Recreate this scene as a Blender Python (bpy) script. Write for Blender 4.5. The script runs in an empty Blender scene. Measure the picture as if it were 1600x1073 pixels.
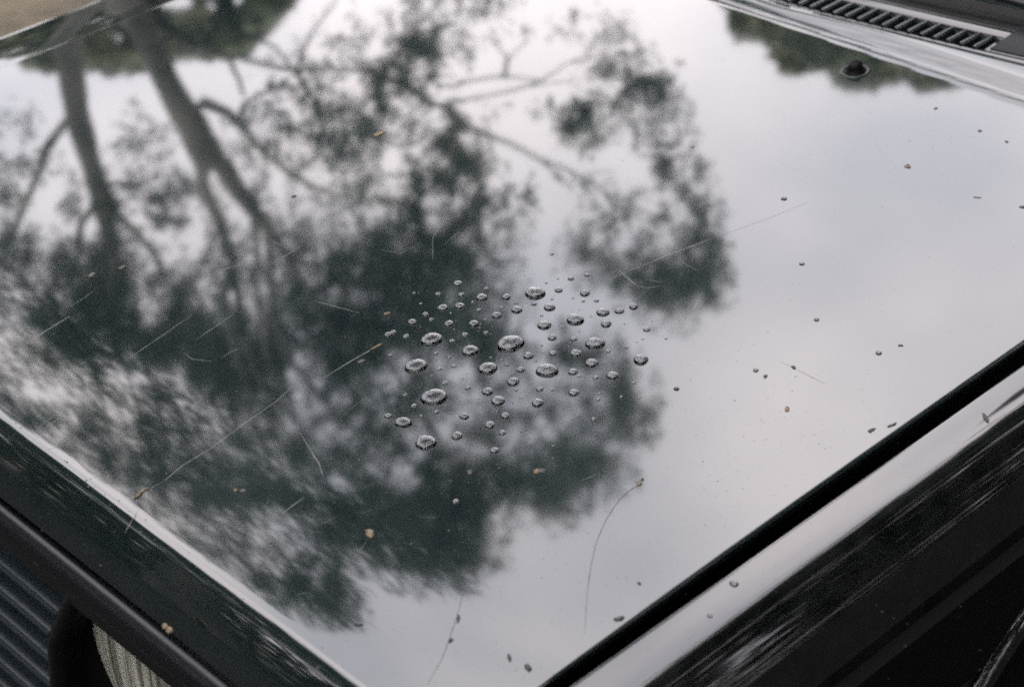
import bpy, bmesh, math, random
from mathutils import Vector, Matrix, noise
random.seed(7)
R_ = math.radians
scn = bpy.context.scene
COL = scn.collection

# ------------------------------------------------------------------ camera
ZH = 0.92                                     # height of the hood plane
F_PX = 3102.1                                 # focal length in photo pixels (1600 wide)
RM = Matrix(((0.6773475, -0.3488006, 0.6477179),
             (0.7314538, 0.4133658, -0.5423136),
             (-0.0785852, 0.8411105, 0.5351238)))
CAM = Vector((1.5552, -0.6397, ZH + 1.0302))
cd = bpy.data.cameras.new("camera")
cam = bpy.data.objects.new("camera", cd); COL.objects.link(cam)
cam.matrix_world = Matrix.Translation(CAM) @ RM.to_4x4()
cd.sensor_width = 36.0; cd.lens = 36.0 * F_PX / 1600.0
cd.clip_start = 0.05; cd.clip_end = 3000
cd.dof.use_dof = True; cd.dof.focus_distance = 1.90; cd.dof.aperture_fstop = 6.0
cd.dof.aperture_blades = 8
scn.camera = cam
scn.view_settings.view_transform = 'Standard'; scn.view_settings.look = 'None'
scn.view_settings.gamma = 1.0; scn.view_settings.exposure = 2.53
scn.cycles.max_bounces = 10; scn.cycles.transmission_bounces = 10; scn.cycles.glossy_bounces = 6
scn.cycles.caustics_reflective = False; scn.cycles.caustics_refractive = False
scn.cycles.filter_width = 1.9
scn.cycles.use_denoising = False

# ------------------------------------------------------------------ sky
w = bpy.data.worlds.new("World"); scn.world = w; w.use_nodes = True
nt = w.node_tree; nt.nodes.clear()
out = nt.nodes.new('ShaderNodeOutputWorld'); bg = nt.nodes.new('ShaderNodeBackground')
sky = nt.nodes.new('ShaderNodeTexSky'); sky.sky_type = 'NISHITA'; sky.sun_disc = False
SUN_EL, SUN_AZ = R_(62), R_(-40)
sky.sun_elevation = SUN_EL; sky.sun_rotation = R_(130)
tc = nt.nodes.new('ShaderNodeTexCoord')
mp = nt.nodes.new('ShaderNodeMapping'); mp.inputs['Scale'].default_value = (1, 1, 1.25)
mp.inputs['Location'].default_value = (0.3, 2.2, 1.1)
ns = nt.nodes.new('ShaderNodeTexNoise'); ns.inputs['Scale'].default_value = 3.8
ns.inputs['Detail'].default_value = 4; ns.inputs['Roughness'].default_value = 0.45
cr = nt.nodes.new('ShaderNodeValToRGB')
cr.color_ramp.elements[0].position = 0.36; cr.color_ramp.elements[0].color = (5.65, 5.55, 6.0, 1)
cr.color_ramp.elements[1].position = 0.64; cr.color_ramp.elements[1].color = (8.7, 8.05, 8.1, 1)
mx = nt.nodes.new('ShaderNodeMixRGB'); mx.inputs[0].default_value = 0.93
L = nt.links.new
L(tc.outputs['Generated'], mp.inputs[0]); L(mp.outputs[0], ns.inputs['Vector'])
L(ns.outputs[0], cr.inputs[0]); L(sky.outputs[0], mx.inputs[1]); L(cr.outputs[0], mx.inputs[2])
L(mx.outputs[0], bg.inputs[0]); bg.inputs[1].default_value = 0.1; L(bg.outputs[0], out.inputs[0])
sd = bpy.data.lights.new("sun", 'SUN'); sd.energy = 0.5; sd.angle = R_(85); sd.color = (1, .97, .93)
so = bpy.data.objects.new("sun", sd); COL.objects.link(so)
sdir = Vector((math.cos(SUN_EL)*math.cos(SUN_AZ), math.cos(SUN_EL)*math.sin(SUN_AZ), math.sin(SUN_EL)))
so.rotation_euler = sdir.to_track_quat('Z', 'Y').to_euler(); so.location = sdir*20

# ------------------------------------------------------------------ helpers
def mat(name, color=(.5, .5, .5), rough=.5, metal=0, ior=1.5, trans=0, spec=None):
    m = bpy.data.materials.new(name); m.use_nodes = True
    p = m.node_tree.nodes['Principled BSDF']
    p.inputs['Base Color'].default_value = (*color, 1); p.inputs['Roughness'].default_value = rough
    p.inputs['Metallic'].default_value = metal; p.inputs['IOR'].default_value = ior
    p.inputs['Transmission Weight'].default_value = trans
    if spec is not None: p.inputs['Specular IOR Level'].default_value = spec
    return m
def nn(m, t, **kw):
    n = m.node_tree.nodes.new(t)
    for k, v in kw.items():
        if k in n.inputs: n.inputs[k].default_value = v
        else: setattr(n, k, v)
    return n
def noise_color(m, c1, c2, scale=5, detail=6, coord='Object', lo=.35, hi=.65, stretch=None):
    t = m.node_tree; p = t.nodes['Principled BSDF']
    tcn = nn(m, 'ShaderNodeTexCoord'); n = nn(m, 'ShaderNodeTexNoise', Scale=scale, Detail=detail)
    src = tcn.outputs[coord]
    if stretch:
        mpn = nn(m, 'ShaderNodeMapping'); mpn.inputs['Scale'].default_value = stretch
        t.links.new(src, mpn.inputs[0]); src = mpn.outputs[0]
    r = nn(m, 'ShaderNodeValToRGB')
    r.color_ramp.elements[0].position = lo; r.color_ramp.elements[0].color = (*c1, 1)
    r.color_ramp.elements[1].position = hi; r.color_ramp.elements[1].color = (*c2, 1)
    t.links.new(src, n.inputs['Vector']); t.links.new(n.outputs[0], r.inputs[0])
    t.links.new(r.outputs[0], p.inputs['Base Color'])
    return n
def add_bump(m, scale, strength, dist=0.01, detail=3, stretch=None):
    t = m.node_tree; p = t.nodes['Principled BSDF']
    tcn = nn(m, 'ShaderNodeTexCoord'); n = nn(m, 'ShaderNodeTexNoise', Scale=scale, Detail=detail)
    src = tcn.outputs['Object']
    if stretch:
        mpn = nn(m, 'ShaderNodeMapping'); mpn.inputs['Scale'].default_value = stretch
        t.links.new(src, mpn.inputs[0]); src = mpn.outputs[0]
    b = nn(m, 'ShaderNodeBump'); b.inputs['Strength'].default_value = strength; b.inputs['Distance'].default_value = dist
    t.links.new(src, n.inputs['Vector']); t.links.new(n.outputs[0], b.inputs['Height'])
    if p.inputs['Normal'].is_linked:
        t.links.new(p.inputs['Normal'].links[0].from_socket, b.inputs['Normal'])
    t.links.new(b.outputs[0], p.inputs['Normal'])

def obj(name, verts, faces, m, parent=None, smooth=True, mats=None):
    me = bpy.data.meshes.new(name); me.from_pydata([tuple(v) for v in verts], [], faces); me.update()
    if smooth: me.polygons.foreach_set('use_smooth', [True]*len(me.polygons))
    me.materials.append(m)
    o = bpy.data.objects.new(name, me); COL.objects.link(o)
    if parent:
        o.parent = parent
        o.matrix_parent_inverse = Matrix.Translation(-Vector(parent.location)) if parent.type == 'EMPTY' else Matrix()
    return o
def empty(name, loc=(0, 0, 0)):
    o = bpy.data.objects.new(name, None); o.location = loc; o.empty_display_size = .1; COL.objects.link(o); return o
def tag(o, label=None, cat=None, group=None, kind=None):
    if label: o['label'] = label
    if cat: o['category'] = cat
    if group: o['group'] = group
    if kind: o['kind'] = kind
    return o
def grid_faces(nu, nv, off=0, close_u=False):
    f = []
    for j in range(nv-1):
        for i in range(nu if close_u else nu-1):
            a = off+j*nu+i; b = off+j*nu+(i+1) % nu
            f.append((a, b, b+nu, a+nu))
    return f
def box(V, Fc, x0, x1, y0, y1, z0, z1):
    o = len(V)
    V += [(x0, y0, z0), (x1, y0, z0), (x1, y1, z0), (x0, y1, z0), (x0, y0, z1), (x1, y0, z1), (x1, y1, z1), (x0, y1, z1)]
    Fc += [(o, o+3, o+2, o+1), (o+4, o+5, o+6, o+7), (o, o+1, o+5, o+4), (o+1, o+2, o+6, o+5), (o+2, o+3, o+7, o+6), (o+3, o, o+4, o+7)]
def bevel(o, wd=.002, seg=2):
    b = o.modifiers.new('bevel', 'BEVEL'); b.width = wd; b.segments = seg; b.limit_method = 'ANGLE'; b.angle_limit = R_(35)

# ------------------------------------------------------------------ materials
paint = mat('black_paint', (.006, .0065, .007), .045, 0, 1.95)
def build_paint(m, ripple=1.0):
    t = m.node_tree; p = t.nodes['Principled BSDF']
    tcn = nn(m, 'ShaderNodeTexCoord')
    # dusty film, drying marks
    n1 = nn(m, 'ShaderNodeTexNoise', Scale=9.0, Detail=8, Roughness=.62)
    n2 = nn(m, 'ShaderNodeTexNoise', Scale=420.0, Detail=4, Roughness=.7)
    L1 = t.links.new
    for n in (n1, n2): L1(tcn.outputs['Object'], n.inputs['Vector'])
    mul = nn(m, 'ShaderNodeMath', operation='MULTIPLY'); L1(n1.outputs[0], mul.inputs[0]); L1(n2.outputs[0], mul.inputs[1])
    r = nn(m, 'ShaderNodeValToRGB'); r.color_ramp.elements[0].position = .14; r.color_ramp.elements[1].position = .5
    r.color_ramp.elements[0].color = (.0046, .0088, .0095, 1); r.color_ramp.elements[1].color = (.0165, .0222, .0228, 1)
    L1(mul.outputs[0], r.inputs[0])
    # fine directional wash scratches
    mp1 = nn(m, 'ShaderNodeMapping'); mp1.inputs['Rotation'].default_value = (0, 0, R_(8)); mp1.inputs['Scale'].default_value = (900, 14, 1)
    L1(tcn.outputs['Object'], mp1.inputs[0])
    n3 = nn(m, 'ShaderNodeTexNoise', Scale=1.0, Detail=2); L1(mp1.outputs[0], n3.inputs['Vector'])
    r3 = nn(m, 'ShaderNodeMapRange'); r3.inputs['From Min'].default_value = .72; r3.inputs['From Max'].default_value = .82
    L1(n3.outputs[0], r3.inputs[0])
    mixc = nn(m, 'ShaderNodeMixRGB'); mixc.inputs[2].default_value = (.014, .015, .0155, 1)
    L1(r3.outputs[0], mixc.inputs[0]); L1(r.outputs[0], mixc.inputs[1]); L1(mixc.outputs[0], p.inputs['Base Color'])
    rr = nn(m, 'ShaderNodeMapRange'); rr.inputs['To Min'].default_value = .02; rr.inputs['To Max'].default_value = .05
    L1(n1.outputs[0], rr.inputs[0]); L1(rr.outputs[0], p.inputs['Roughness'])
    add_bump(m, 7.0, 1.0, .00012*ripple, 1, (1, .55, 1))
    add_bump(m, 60.0, 1.0, .0000035*ripple, 3)
build_paint(paint)
plastic = mat('black_trim', (.004, .005, .006), .36, 0, 1.45)
add_bump(plastic, 500, .25, .0006)
slatm = mat('grille_black', (.014, .0205, .025), .27, 0, 1.5); add_bump(slatm, 90, .3, .0008)
rubber = mat('rubber', (.003, .003, .003), .6, spec=.3)
hole = mat('dark_cavity', (.0025, .0022, .002), .8, spec=.1)
water = mat('water', (.60, .64, .66), 0.0, 0, 1.333, 1.0)
glass = mat('windscreen_glass', (.03, .045, .045), .02, 0, 1.55)
noise_color(glass, (.02, .03, .03), (.05, .07, .07), 9)
cowlm = paint
lensm = mat('fluted_glass_painted_glints', (.34, .33, .27), .2, .75, 1.5, 0)
noise_color(lensm, (.13, .128, .10), (.68, .67, .57), 4.2, 5, lo=.40, hi=.62, stretch=(62, .5, .5))  # opaque lens: light refracted by the flutes painted as pale and dark stripes
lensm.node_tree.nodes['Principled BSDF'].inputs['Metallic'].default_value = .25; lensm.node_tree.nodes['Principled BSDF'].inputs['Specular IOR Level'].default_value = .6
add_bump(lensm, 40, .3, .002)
chrome = mat('reflector_metal', (.62, .61, .55), .22, 1.0); noise_color(chrome, (.2, .2, .17), (.55, .53, .45), 20)
leafm = mat('gum_leaves', (.05, .07, .05), .6); noise_color(leafm, (.036, .062, .05), (.075, .115, .085), 1.4)
bark = mat('gum_bark', (.16, .15, .13), .9); noise_color(bark, (.12, .12, .108), (.30, .285, .25), 3.5, 8, stretch=(1, 1, .35)); add_bump(bark, 6, .8, .03, 6)
barkdark = mat('dark_branch_bark', (.05, .045, .04), .9); noise_color(barkdark, (.03, .028, .025), (.08, .07, .06), 6)
bushm = mat('olive_leaves', (.12, .15, .06), .7); noise_color(bushm, (.10, .13, .075), (.23, .235, .13), .9)
groundm = mat('dry_ground', (.25, .2, .13), .95); noise_color(groundm, (.055, .046, .03), (.13, .105, .066), 3.2, 10); add_bump(groundm, 14, .6, .03, 8)
huskm = mat('tan_husk', (.5, .36, .2), .7); noise_color(huskm, (.09, .065, .038), (.20, .155, .095), 260, 3)
darkbit = mat('dark_grit', (.016, .015, .013), .6); noise_color(darkbit, (.008, .008, .008), (.03, .027, .022), 300, 3)
palebit = mat('pale_fleck', (.13, .125, .11), .8); noise_color(palebit, (.035, .036, .033), (.10, .098, .088), 400, 3)
dustm = mat('dust', (.07, .07, .065), .9); noise_color(dustm, (.04, .04, .038), (.20, .195, .17), 45, 2)
scratchm = mat('scratched_clearcoat', (.10, .102, .10), .6)
hairm = mat('dark_hair', (.03, .028, .026), .6)

paint2 = mat('black_paint_side', (.003, .0032, .0034), .05, 0, 1.85)
noise_color(paint2, (.0015, .0018, .002), (.006, .0064, .0066), 30, 8); add_bump(paint2, 5, 1.0, .00012, 1); add_bump(paint2, 60, 1.0, .000002, 2)
# ------------------------------------------------------------------ hood surface
XE = 0.681; YF = 0.0; YC = 1.205
def h(x, y):
    z = 0.011*(1-(x/.69)**2) + 0.007*(1-((y-.58)/.58)**2)
    if y < .14: z -= .25*(.14-y)**2
    if y > 1.118:                                   # rear lip that turns up towards the cowl
        t = min(1, (y-1.118)/.05); z += .010*(t*t*(3-2*t)) - .0035*math.sin(math.pi*min(1, t*1.4))**2
    return z
def nrm(x, y, e=.0015):
    return Vector((-(h(x+e, y)-h(x-e, y))/(2*e), -(h(x, y+e)-h(x, y-e))/(2*e), 1)).normalized()
def pray(px, py):
    return (RM @ Vector((px-800, -(py-536.5), -F_PX))).normalized()
def on_hood(px, py, plane=False):
    r = pray(px, py); z = 0.0
    for k in range(6):
        t = (ZH+z-CAM.z)/r.z; p = CAM+r*t
        if plane: return p
        z = h(max(-.8, min(.8, p.x)), max(-.02, min(1.2, p.y)))
    return p
VIEWH = Vector((-.766, .643, 0))
def reflected(px, py):
    if py < -5:
        p = on_hood(px, py, True); n = nrm(0, 1.0)
        q = on_hood(px, 0); n = nrm(q.x, min(1.1, q.y))
    else:
        p = on_hood(px, py); n = nrm(p.x, min(1.1, max(.0, p.y)))
    r = pray(px, py); return p, (r-2*r.dot(n)*n)
def world_at(px, py, D):
    p, r = reflected(px, py)
    t = (D-p.dot(VIEWH))/max(.05, r.dot(VIEWH))
    return p+r*t

# ------------------------------------------------------------------ car
CARLOC = (0, 1.3, 0)
car = empty('black_car', CARLOC)
tag(car, 'old black car seen close over its scratched glossy hood beaded with water', 'car')
def part(name, V, Fc, m, smooth=True, parent=car): return obj(name, V, Fc, m, parent, smooth)
def yedge(x): return 1.152+.08*(math.sqrt(x*x+.0009)-.03)+.1*x*x
# hood sheet: lateral columns, rows along the car, roll at the front, hems all round
def hood_row(y, inset=0, dz=0, xs=None):
    return [(x*(1 if abs(x) < XE-.001 else (XE-inset)/XE), y, ZH+h(x, max(y, 0))+dz) for x in xs]
xs = []
n = 120
for i in range(n+1): xs.append(-XE+2*XE*i/n)
xs = xs[:1]+[-XE+.0015]+xs[1:-1]+[XE-.0015]+xs[-1:]
rows = []
# front roll profile, from the lower lip up to the crease
sl0 = math.atan(2*.25*.14+.0241); a1 = R_(58)
prof = []
yy, zz = 0.0, 0.0
RA = .018
k = 14
pts = [(0.0, 0.0)]
for i in range(k):
    a = sl0+(a1-sl0)*(i+.5)/k; s = RA*(a1-sl0)/k
    yy -= s*math.cos(a); zz -= s*math.sin(a); pts.append((yy, zz))
for i in range(8):
    a = R_(58+14*(i+.5)/8); s = .0070
    yy -= s*math.cos(a); zz -= s*math.sin(a); pts.append((yy, zz))
ROLL_END = (yy, zz)
for i in range(4):
    a = R_(80+50*i); s = .0018
    yy -= s*math.cos(a); zz -= s*math.sin(a); pts.append((yy, zz))
pts.append((yy+.02, zz+.004))
V = []
for (py_, pz_) in reversed(pts[1:]):
    V += [(x, py_, ZH+h(x, 0)+pz_) for x in xs]
ny = 150
for j in range(ny+1):
    f_ = j/ny
    V += [(x, f_*yedge(x), ZH+h(x, f_*yedge(x)*min(1, 1.2/yedge(x)))) for x in xs]
nr = len(pts)-1+ny+1
V += [(x, yedge(x)+.0015, ZH+h(x, yedge(x))-.002) for x in xs]
V += [(x, yedge(x)-.002, ZH+h(x, yedge(x))-.02) for x in xs]
nr += 2
# side hems: add extra columns
W = len(xs); V2 = []
for j in range(nr):
    row = V[j*W:(j+1)*W]
    a, b = row[0], row[-1]
    left = [(a[0]+.004, a[1], a[2]-.016), (a[0]-.0022, a[1], a[2]-.0035), (a[0]-.0014, a[1], a[2]-.0009)]
    right = [(b[0]+.0014, b[1], b[2]-.0009), (b[0]+.0022, b[1], b[2]-.0035), (b[0]-.004, b[1], b[2]-.016)]
    V2 += left+row+right
hood = part('hood', V2, grid_faces(W+6, nr), paint)
# fenders
def fender(sx, name):
    prof = [(.694, -.03), (.6945, -.006), (.6955, -.0025), (.698, -.0012), (.7005, -.00125), (.71, -.0015), (.7285, -.0024), (.731, -.0027)]
    x, z = .731, -.0027
    for i in range(10):
        a = R_(5+47*(i+.5)/10); s = .0018; x += s*math.cos(a); z -= s*math.sin(a); prof.append((x, z))
    for i in range(8):
        a = R_(52+8*(i+.5)/8); s = .0034; x += s*math.cos(a); z -= s*math.sin(a); prof.append((x, z))
    for a, s in ((54, .002), (46, .002), (42, .0015), (50, .002), (62, .002), (74, .002), (80, .003)):
        x += s*math.cos(R_(a)); z -= s*math.sin(R_(a)); prof.append((x, z))
    for i in range(10):
        a = R_(82+i*.6); s = .05; x += s*math.cos(a); z -= s*math.sin(a); prof.append((x, z))
    if sx < 0: prof = [(a_+(.055 if a_ > .715 else -.008), b_+.0012) for a_, b_ in prof]
    ys = [-.03+1.36*i/60 for i in range(61)]
    V = []
    wc = (.36, .34)                                     # wheel centre y,z
    for y in ys:
        for (px_, pz_) in prof:
            zz = ZH+pz_
            V.append((sx*px_, y, zz))
    nu = len(prof); F = []
    for (a, b, c, d) in grid_faces(nu, len(ys)):
        cx = [V[i] for i in (a, b, c, d)]
        my = sum(q[1] for q in cx)/4; mz = sum(q[2] for q in cx)/4
        if math.hypot(my-.73, mz-.42) < .355: continue
        F.append((a, b, c, d) if sx > 0 else (d, c, b, a))
    return part(name, V, F, paint2 if sx > 0 else paint), prof
fl, fprof = fender(1, 'fender'); fr, _ = fender(-1, 'fender')
# wheel arch lip + wheel on the near side
for sx in (1, -1):
    V = []; F = []
    rr_ = [(.350, -.002), (.345, .006), (.335, .008), (.327, .004), (.325, -.03)]
    for i in range(41):
        a = R_(-8+196*i/40)
        for (r_, dx) in rr_:
            V.append((sx*(.792+dx), .73+.02*0+(r_+.02)*math.cos(a), .42+(r_+.02)*math.sin(a)))
    part('wheel_arch_lip', V, grid_faces(5, 41), paint2)
    V = []; F = []
    tp = [(.2, .60), (.2, .775), (.24, .79), (.29, .788), (.305, .77), (.307, .62), (.29, .60)]
    for i in range(48):
        a = 2*math.pi*i/48
        for (r_, x_) in tp: V.append((sx*x_, .73+r_*math.cos(a), .305+r_*math.sin(a)))
    F = [(i*7+j, i*7+j+1, ((i+1) % 48)*7+j+1, ((i+1) % 48)*7+j) for i in range(48) for j in range(6)]
    wh = part('wheel', V, F, rubber)
    V = []; F = []
    for i in range(33):
        a = 2*math.pi*i/32; V.append((sx*.765, .73+.2*math.cos(a), .305+.2*math.sin(a)))
    V.append((sx*.74, .73, .305)); F = [(i, i+1, 33) for i in range(32)]
    obj('rim', V, F, chrome, wh)
# inner structure under the gap
V = []; F = []
box(V, F, -.79, .79, .02, 1.16, ZH-.20, ZH-.10)
part('engine_bay', V, F, hole, False)
for sx in (1, -1):
    V = []; F = []; a, b = sorted((sx*.66, sx*.7)); box(V, F, a, b, .0, 1.2, ZH-.1, ZH-.045)
    o = part('drain_channel', V, F, hole, False)
V = []; F = []; box(V, F, -.78, .78, .03, 4.0, .22, ZH-.205); part('lower_body', V, F, hole, False)

# front panel (trim above the grille) along x, profile in y,z
gy, gz = ROLL_END
def strip(name, prof, x0, x1, m, nx=2, fx=None):
    V = []
    for i in range(nx+1):
        x = x0+(x1-x0)*i/nx; hz = h(max(-.68, min(.68, x)), 0)*.9
        for (y, z) in prof: V.append((x, y, ZH+hz+z))
    return part(name, V, grid_faces(len(prof), nx+1), m)
T0 = (gy-.004, gz-.012)
tp = [(gy+.03, gz-.03), (gy+.012, gz-.018), (gy+.005, gz-.012), (gy+.0005, gz-.0082), (gy-.004, gz-.0068), (gy-.0085, gz-.0078), (gy-.0135, gz-.0125),
      (gy-.0158, gz-.024), (gy-.016, gz-.046), (gy-.0145, gz-.0495), (gy-.010, gz-.051), (gy+.02, gz-.052)]
strip('front_panel', tp, -.70, .70, plastic, 60)
GY = gy-.012; GT = gz-.052
# headlight recess outline on the front plane (x, z from the hood plane)
def bx(z): return .215+(z+.085)*.72 if z > -.2 else .132+(z+.2)*.3
# grille frame backing and slats
gr = empty('grille', CARLOC); gr.parent = car; gr.matrix_parent_inverse = Matrix.Translation(-Vector(CARLOC)); gr.location = (0, 0, 0)
gr.matrix_parent_inverse = Matrix(); gr.location = (0, 0, 0)
def gpart(name, V, F, m, smooth=True):
    return obj(name, V, F, m, None, smooth)
def attach(o, parent):
    o.parent = parent
    bpy.context.view_layer.update()
    o.matrix_parent_inverse = parent.matrix_world.inverted()
def slat(zt):
    pr = [(GY+.052, zt+.006), (GY+.044, zt-.004), (GY+.032, zt-.014), (GY+.018, zt-.0222), (GY+.007, zt-.0258), (GY+.001, zt-.0268), (GY-.0025, zt-.0285), (GY-.0035, zt-.0315), (GY-.002, zt-.0345), (GY+.004, zt-.036), (GY+.02, zt-.034)]
    V = []; n = 24
    for i in range(n+1):
        for (y, z) in pr:
            xe = bx(z)-.011
            x = -.62+(xe+.62)*i/n
            V.append((x, y, ZH+.011+z))
    return gpart('slat', V, grid_faces(len(pr), n+1), slatm)
zt = GT-.008
while zt > -.46:
    attach(slat(zt), gr); zt -= .042
V = []; F = []; box(V, F, -.66, .7, GY+.03, GY+.16, ZH-.55, ZH-.12)
part('nose_panel', V, F, hole, False)
# rim between grille and headlight recess
def rim_path():
    P = []
    for z in (-.40, -.30, -.20, -.16, -.12): P.append((bx(z), z))
    zt_ = GT+.0135
    P += [(bx(-.105)+.002, -.104), (bx(-.10)+.012, GT+.012), (.26, GT+.010), (.40, GT+.010), (.60, GT+.010)]
    return P
V = []; P = rim_path()
for i, (x, z) in enumerate(P):
    d = Vector((P[min(i+1, len(P)-1)][0]-P[max(i-1, 0)][0], P[min(i+1, len(P)-1)][1]-P[max(i-1, 0)][1])).normalized()
    nx_, nz_ = d.y, -d.x                       # towards the lamp side
    for (o_, y_) in ((-.0105, GY+.02), (-.0105, GY-.002), (-.008, GY-.0045), (-.002, GY-.0045), (.001, GY-.001), (.003, GY+.012), (.012, GY+.085)):
        V.append((x+nx_*o_, y_, ZH+.008+z+nz_*o_))
part('headlight_surround', V, grid_faces(7, len(P)), plastic)
# headlight
HC = (.252, GY+.022, ZH-.186); HR = .098
hl = obj('headlight', [(HC[0]+HR*1.05*math.cos(2*math.pi*i/48), HC[1]+.012+dy, HC[2]+HR*1.05*math.sin(2*math.pi*i/48)) for dy in (0, .05) for i in range(48)],
         grid_faces(48, 2, 0, True), rubber, car)
V = []; F = []
NR, NA = 40, 260
for j in range(NR+1):
    rr2 = j/NR
    for i in range(NA):
        a = 2*math.pi*i/NA; x = rr2*math.cos(a); z = rr2*math.sin(a)
        fl_ = .0030*abs(math.sin(x*HR*math.pi/.0062+.5*z)) if rr2 < .96 else 0
        bow = .026*math.sqrt(max(0, 1-(rr2*.93)**2))-.0096
        V.append((HC[0]+HR*x, HC[1]+.012-bow-fl_, HC[2]+HR*z))
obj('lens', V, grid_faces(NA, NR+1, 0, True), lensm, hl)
V = []
for j in range(14):
    rr2 = max(.02, j/13)
    for i in range(48):
        a = 2*math.pi*i/48
        V.append((HC[0]+HR*.98*rr2*math.cos(a), HC[1]+.016+.05*(1-rr2*rr2), HC[2]+HR*.98*rr2*math.sin(a)))
obj('reflector', V, grid_faces(48, 14, 0, True), chrome, hl)

# cowl with louvre slots
def yc(x): return yedge(x)+.006
def cz(y, x): return .014+(y-yc(x))*.06
def cow(name, u0, u1, dz0, dz1, m, x0=-.72, x1=.72, n=40, th=.02):
    V = []
    for i in range(n+1):
        x = x0+(x1-x0)*i/n; a = yc(x)+u0; b = yc(x)+u1
        V += [(x, a, ZH+cz(a, x)+dz0-th), (x, a, ZH+cz(a, x)+dz0-.001), (x, a+.001, ZH+cz(a, x)+dz0), (x, (a+b)/2, ZH+cz((a+b)/2, x)+(dz0+dz1)/2),
              (x, b-.001, ZH+cz(b, x)+dz1), (x, b, ZH+cz(b, x)+dz1-.001), (x, b, ZH+cz(b, x)+dz1-th)]
    return part(name, V, grid_faces(7, n+1), m)
S0, S1 = .012, .050
nozc = mat('dull_cover', (.003, .005, .007), .45, spec=.2)
cow('cowl_panel', 0, S0, 0, 0, paint2)
cow('cowl_panel', S1, .098, 0, -.004, paint2)
cow('cowl_panel', S0-.0004, S1+.0004, -.0003, -.0003, paint2, .283, .72, 12)
cow('cowl_end_cover', S0+.003, .0988, .002, .004, nozc, .288, .73, 12)
V = []; F = []; box(V, F, -.74, .74, 1.165, 1.40, ZH-.09, ZH-.045); part('cowl_tray', V, F, hole, False)
k = 0
x = .283-.0175
bar_mesh = None
while x > -.42:
    a = yc(x)+S0-.001; b = yc(x)+S1+.001
    zc = cz((a+b)/2, x)
    if bar_mesh is None:
        V = []
        for j in range(6):
            y = -(b-a)/2+(b-a)*j/5
            for (dx, dz) in ((-.0032, -.016), (-.0034, -.0015), (-.0022, .0008), (0, .0014), (.0022, .0008), (.0034, -.0015), (.0032, -.016)):
                V.append((dx, y, dz))
        o = obj('vent_bar', V, grid_faces(7, 6), paint); bar_mesh = o.data; bar0 = o
    else:
        o = bpy.data.objects.new('vent_bar', bar_mesh); COL.objects.link(o)
    o.location = (x+.004, (a+b)/2, ZH+zc); attach(o, car)
    x -= .0178
# windscreen, its seal, wiper
def ws(name, u0, z0, u1, z1, m, th=0.006, xw=.70):
    V = []
    for i in range(25):
        x = -xw+2*xw*i/24; y = yc(x)
        V += [(x, y+u0, ZH+z0-th), (x, y+u0, ZH+z0), (x, y+u1, ZH+z1), (x, y+u1, ZH+z1-th)]
    return part(name, V, grid_faces(4, 25), m)
ws('windscreen_seal', .099, .012, .118, .024, rubber)
ws('windscreen', .120, .021, .66, .40, glass, .005)
V = []; F = []
ca = math.cos; sa = math.sin
def rod(p0, p1, r0, r1, nseg=10):
    o = len(V); p0 = Vector(p0); p1 = Vector(p1); d = (p1-p0).normalized(); u = d.orthogonal().normalized(); v = d.cross(u)
    for (p, r) in ((p0, r0), (p1, r1)):
        for i in range(nseg):
            a = 2*math.pi*i/nseg; V.append(p+u*r*math.cos(a)+v*r*math.sin(a))
    for i in range(nseg): F.append((o+i, o+(i+1) % nseg, o+nseg+(i+1) % nseg, o+nseg+i))
    F.append(tuple(o+i for i in range(nseg))[::-1]); F.append(tuple(o+nseg+i for i in range(nseg)))
rod((.40, 1.30, ZH+.035), (-.05, 1.262, ZH+.052), .007, .004)
wp = part('wiper_arm', V, F, plastic)
V = []; F = []; rod((.33, 1.31, ZH+.052), (-.30, 1.275, ZH+.062), .0035, .0035, 8); rod((.30, 1.312, ZH+.062), (-.25, 1.28, ZH+.072), .005, .004, 8)
obj('wiper_blade', V, F, rubber, wp)
# washer nozzle
p = on_hood(1336, 112); V = []; F = []
pr = [(.0135, 0), (.0135, .002), (.0105, .0035), (.0100, .008), (.0090, .0125), (.0060, .0155), (.0, .0160)]
for (r_, z_) in pr:
    for i in range(20):
        a = 2*math.pi*i/20; V.append((p.x+.85*r_*math.cos(a), p.y+r_*math.sin(a), p.z+.8*z_+.001*math.sin(a)))
nozm = mat('nozzle_black', (.001, .001, .001), .55, spec=.12)
nz = part('washer_nozzle', V, grid_faces(20, len(pr), 0, True), nozm)
V = []
for (r_, z_) in ((.0175, -.001), (.0172, .0010), (.0140, .0014), (.0130, -.001)):
    for i in range(24):
        a = 2*math.pi*i/24; V.append((p.x+r_*math.cos(a), p.y+r_*math.sin(a)*1.1, p.z+z_))
obj('nozzle_gasket', V, grid_faces(24, 4, 0, True), plastic, nz)

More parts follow.
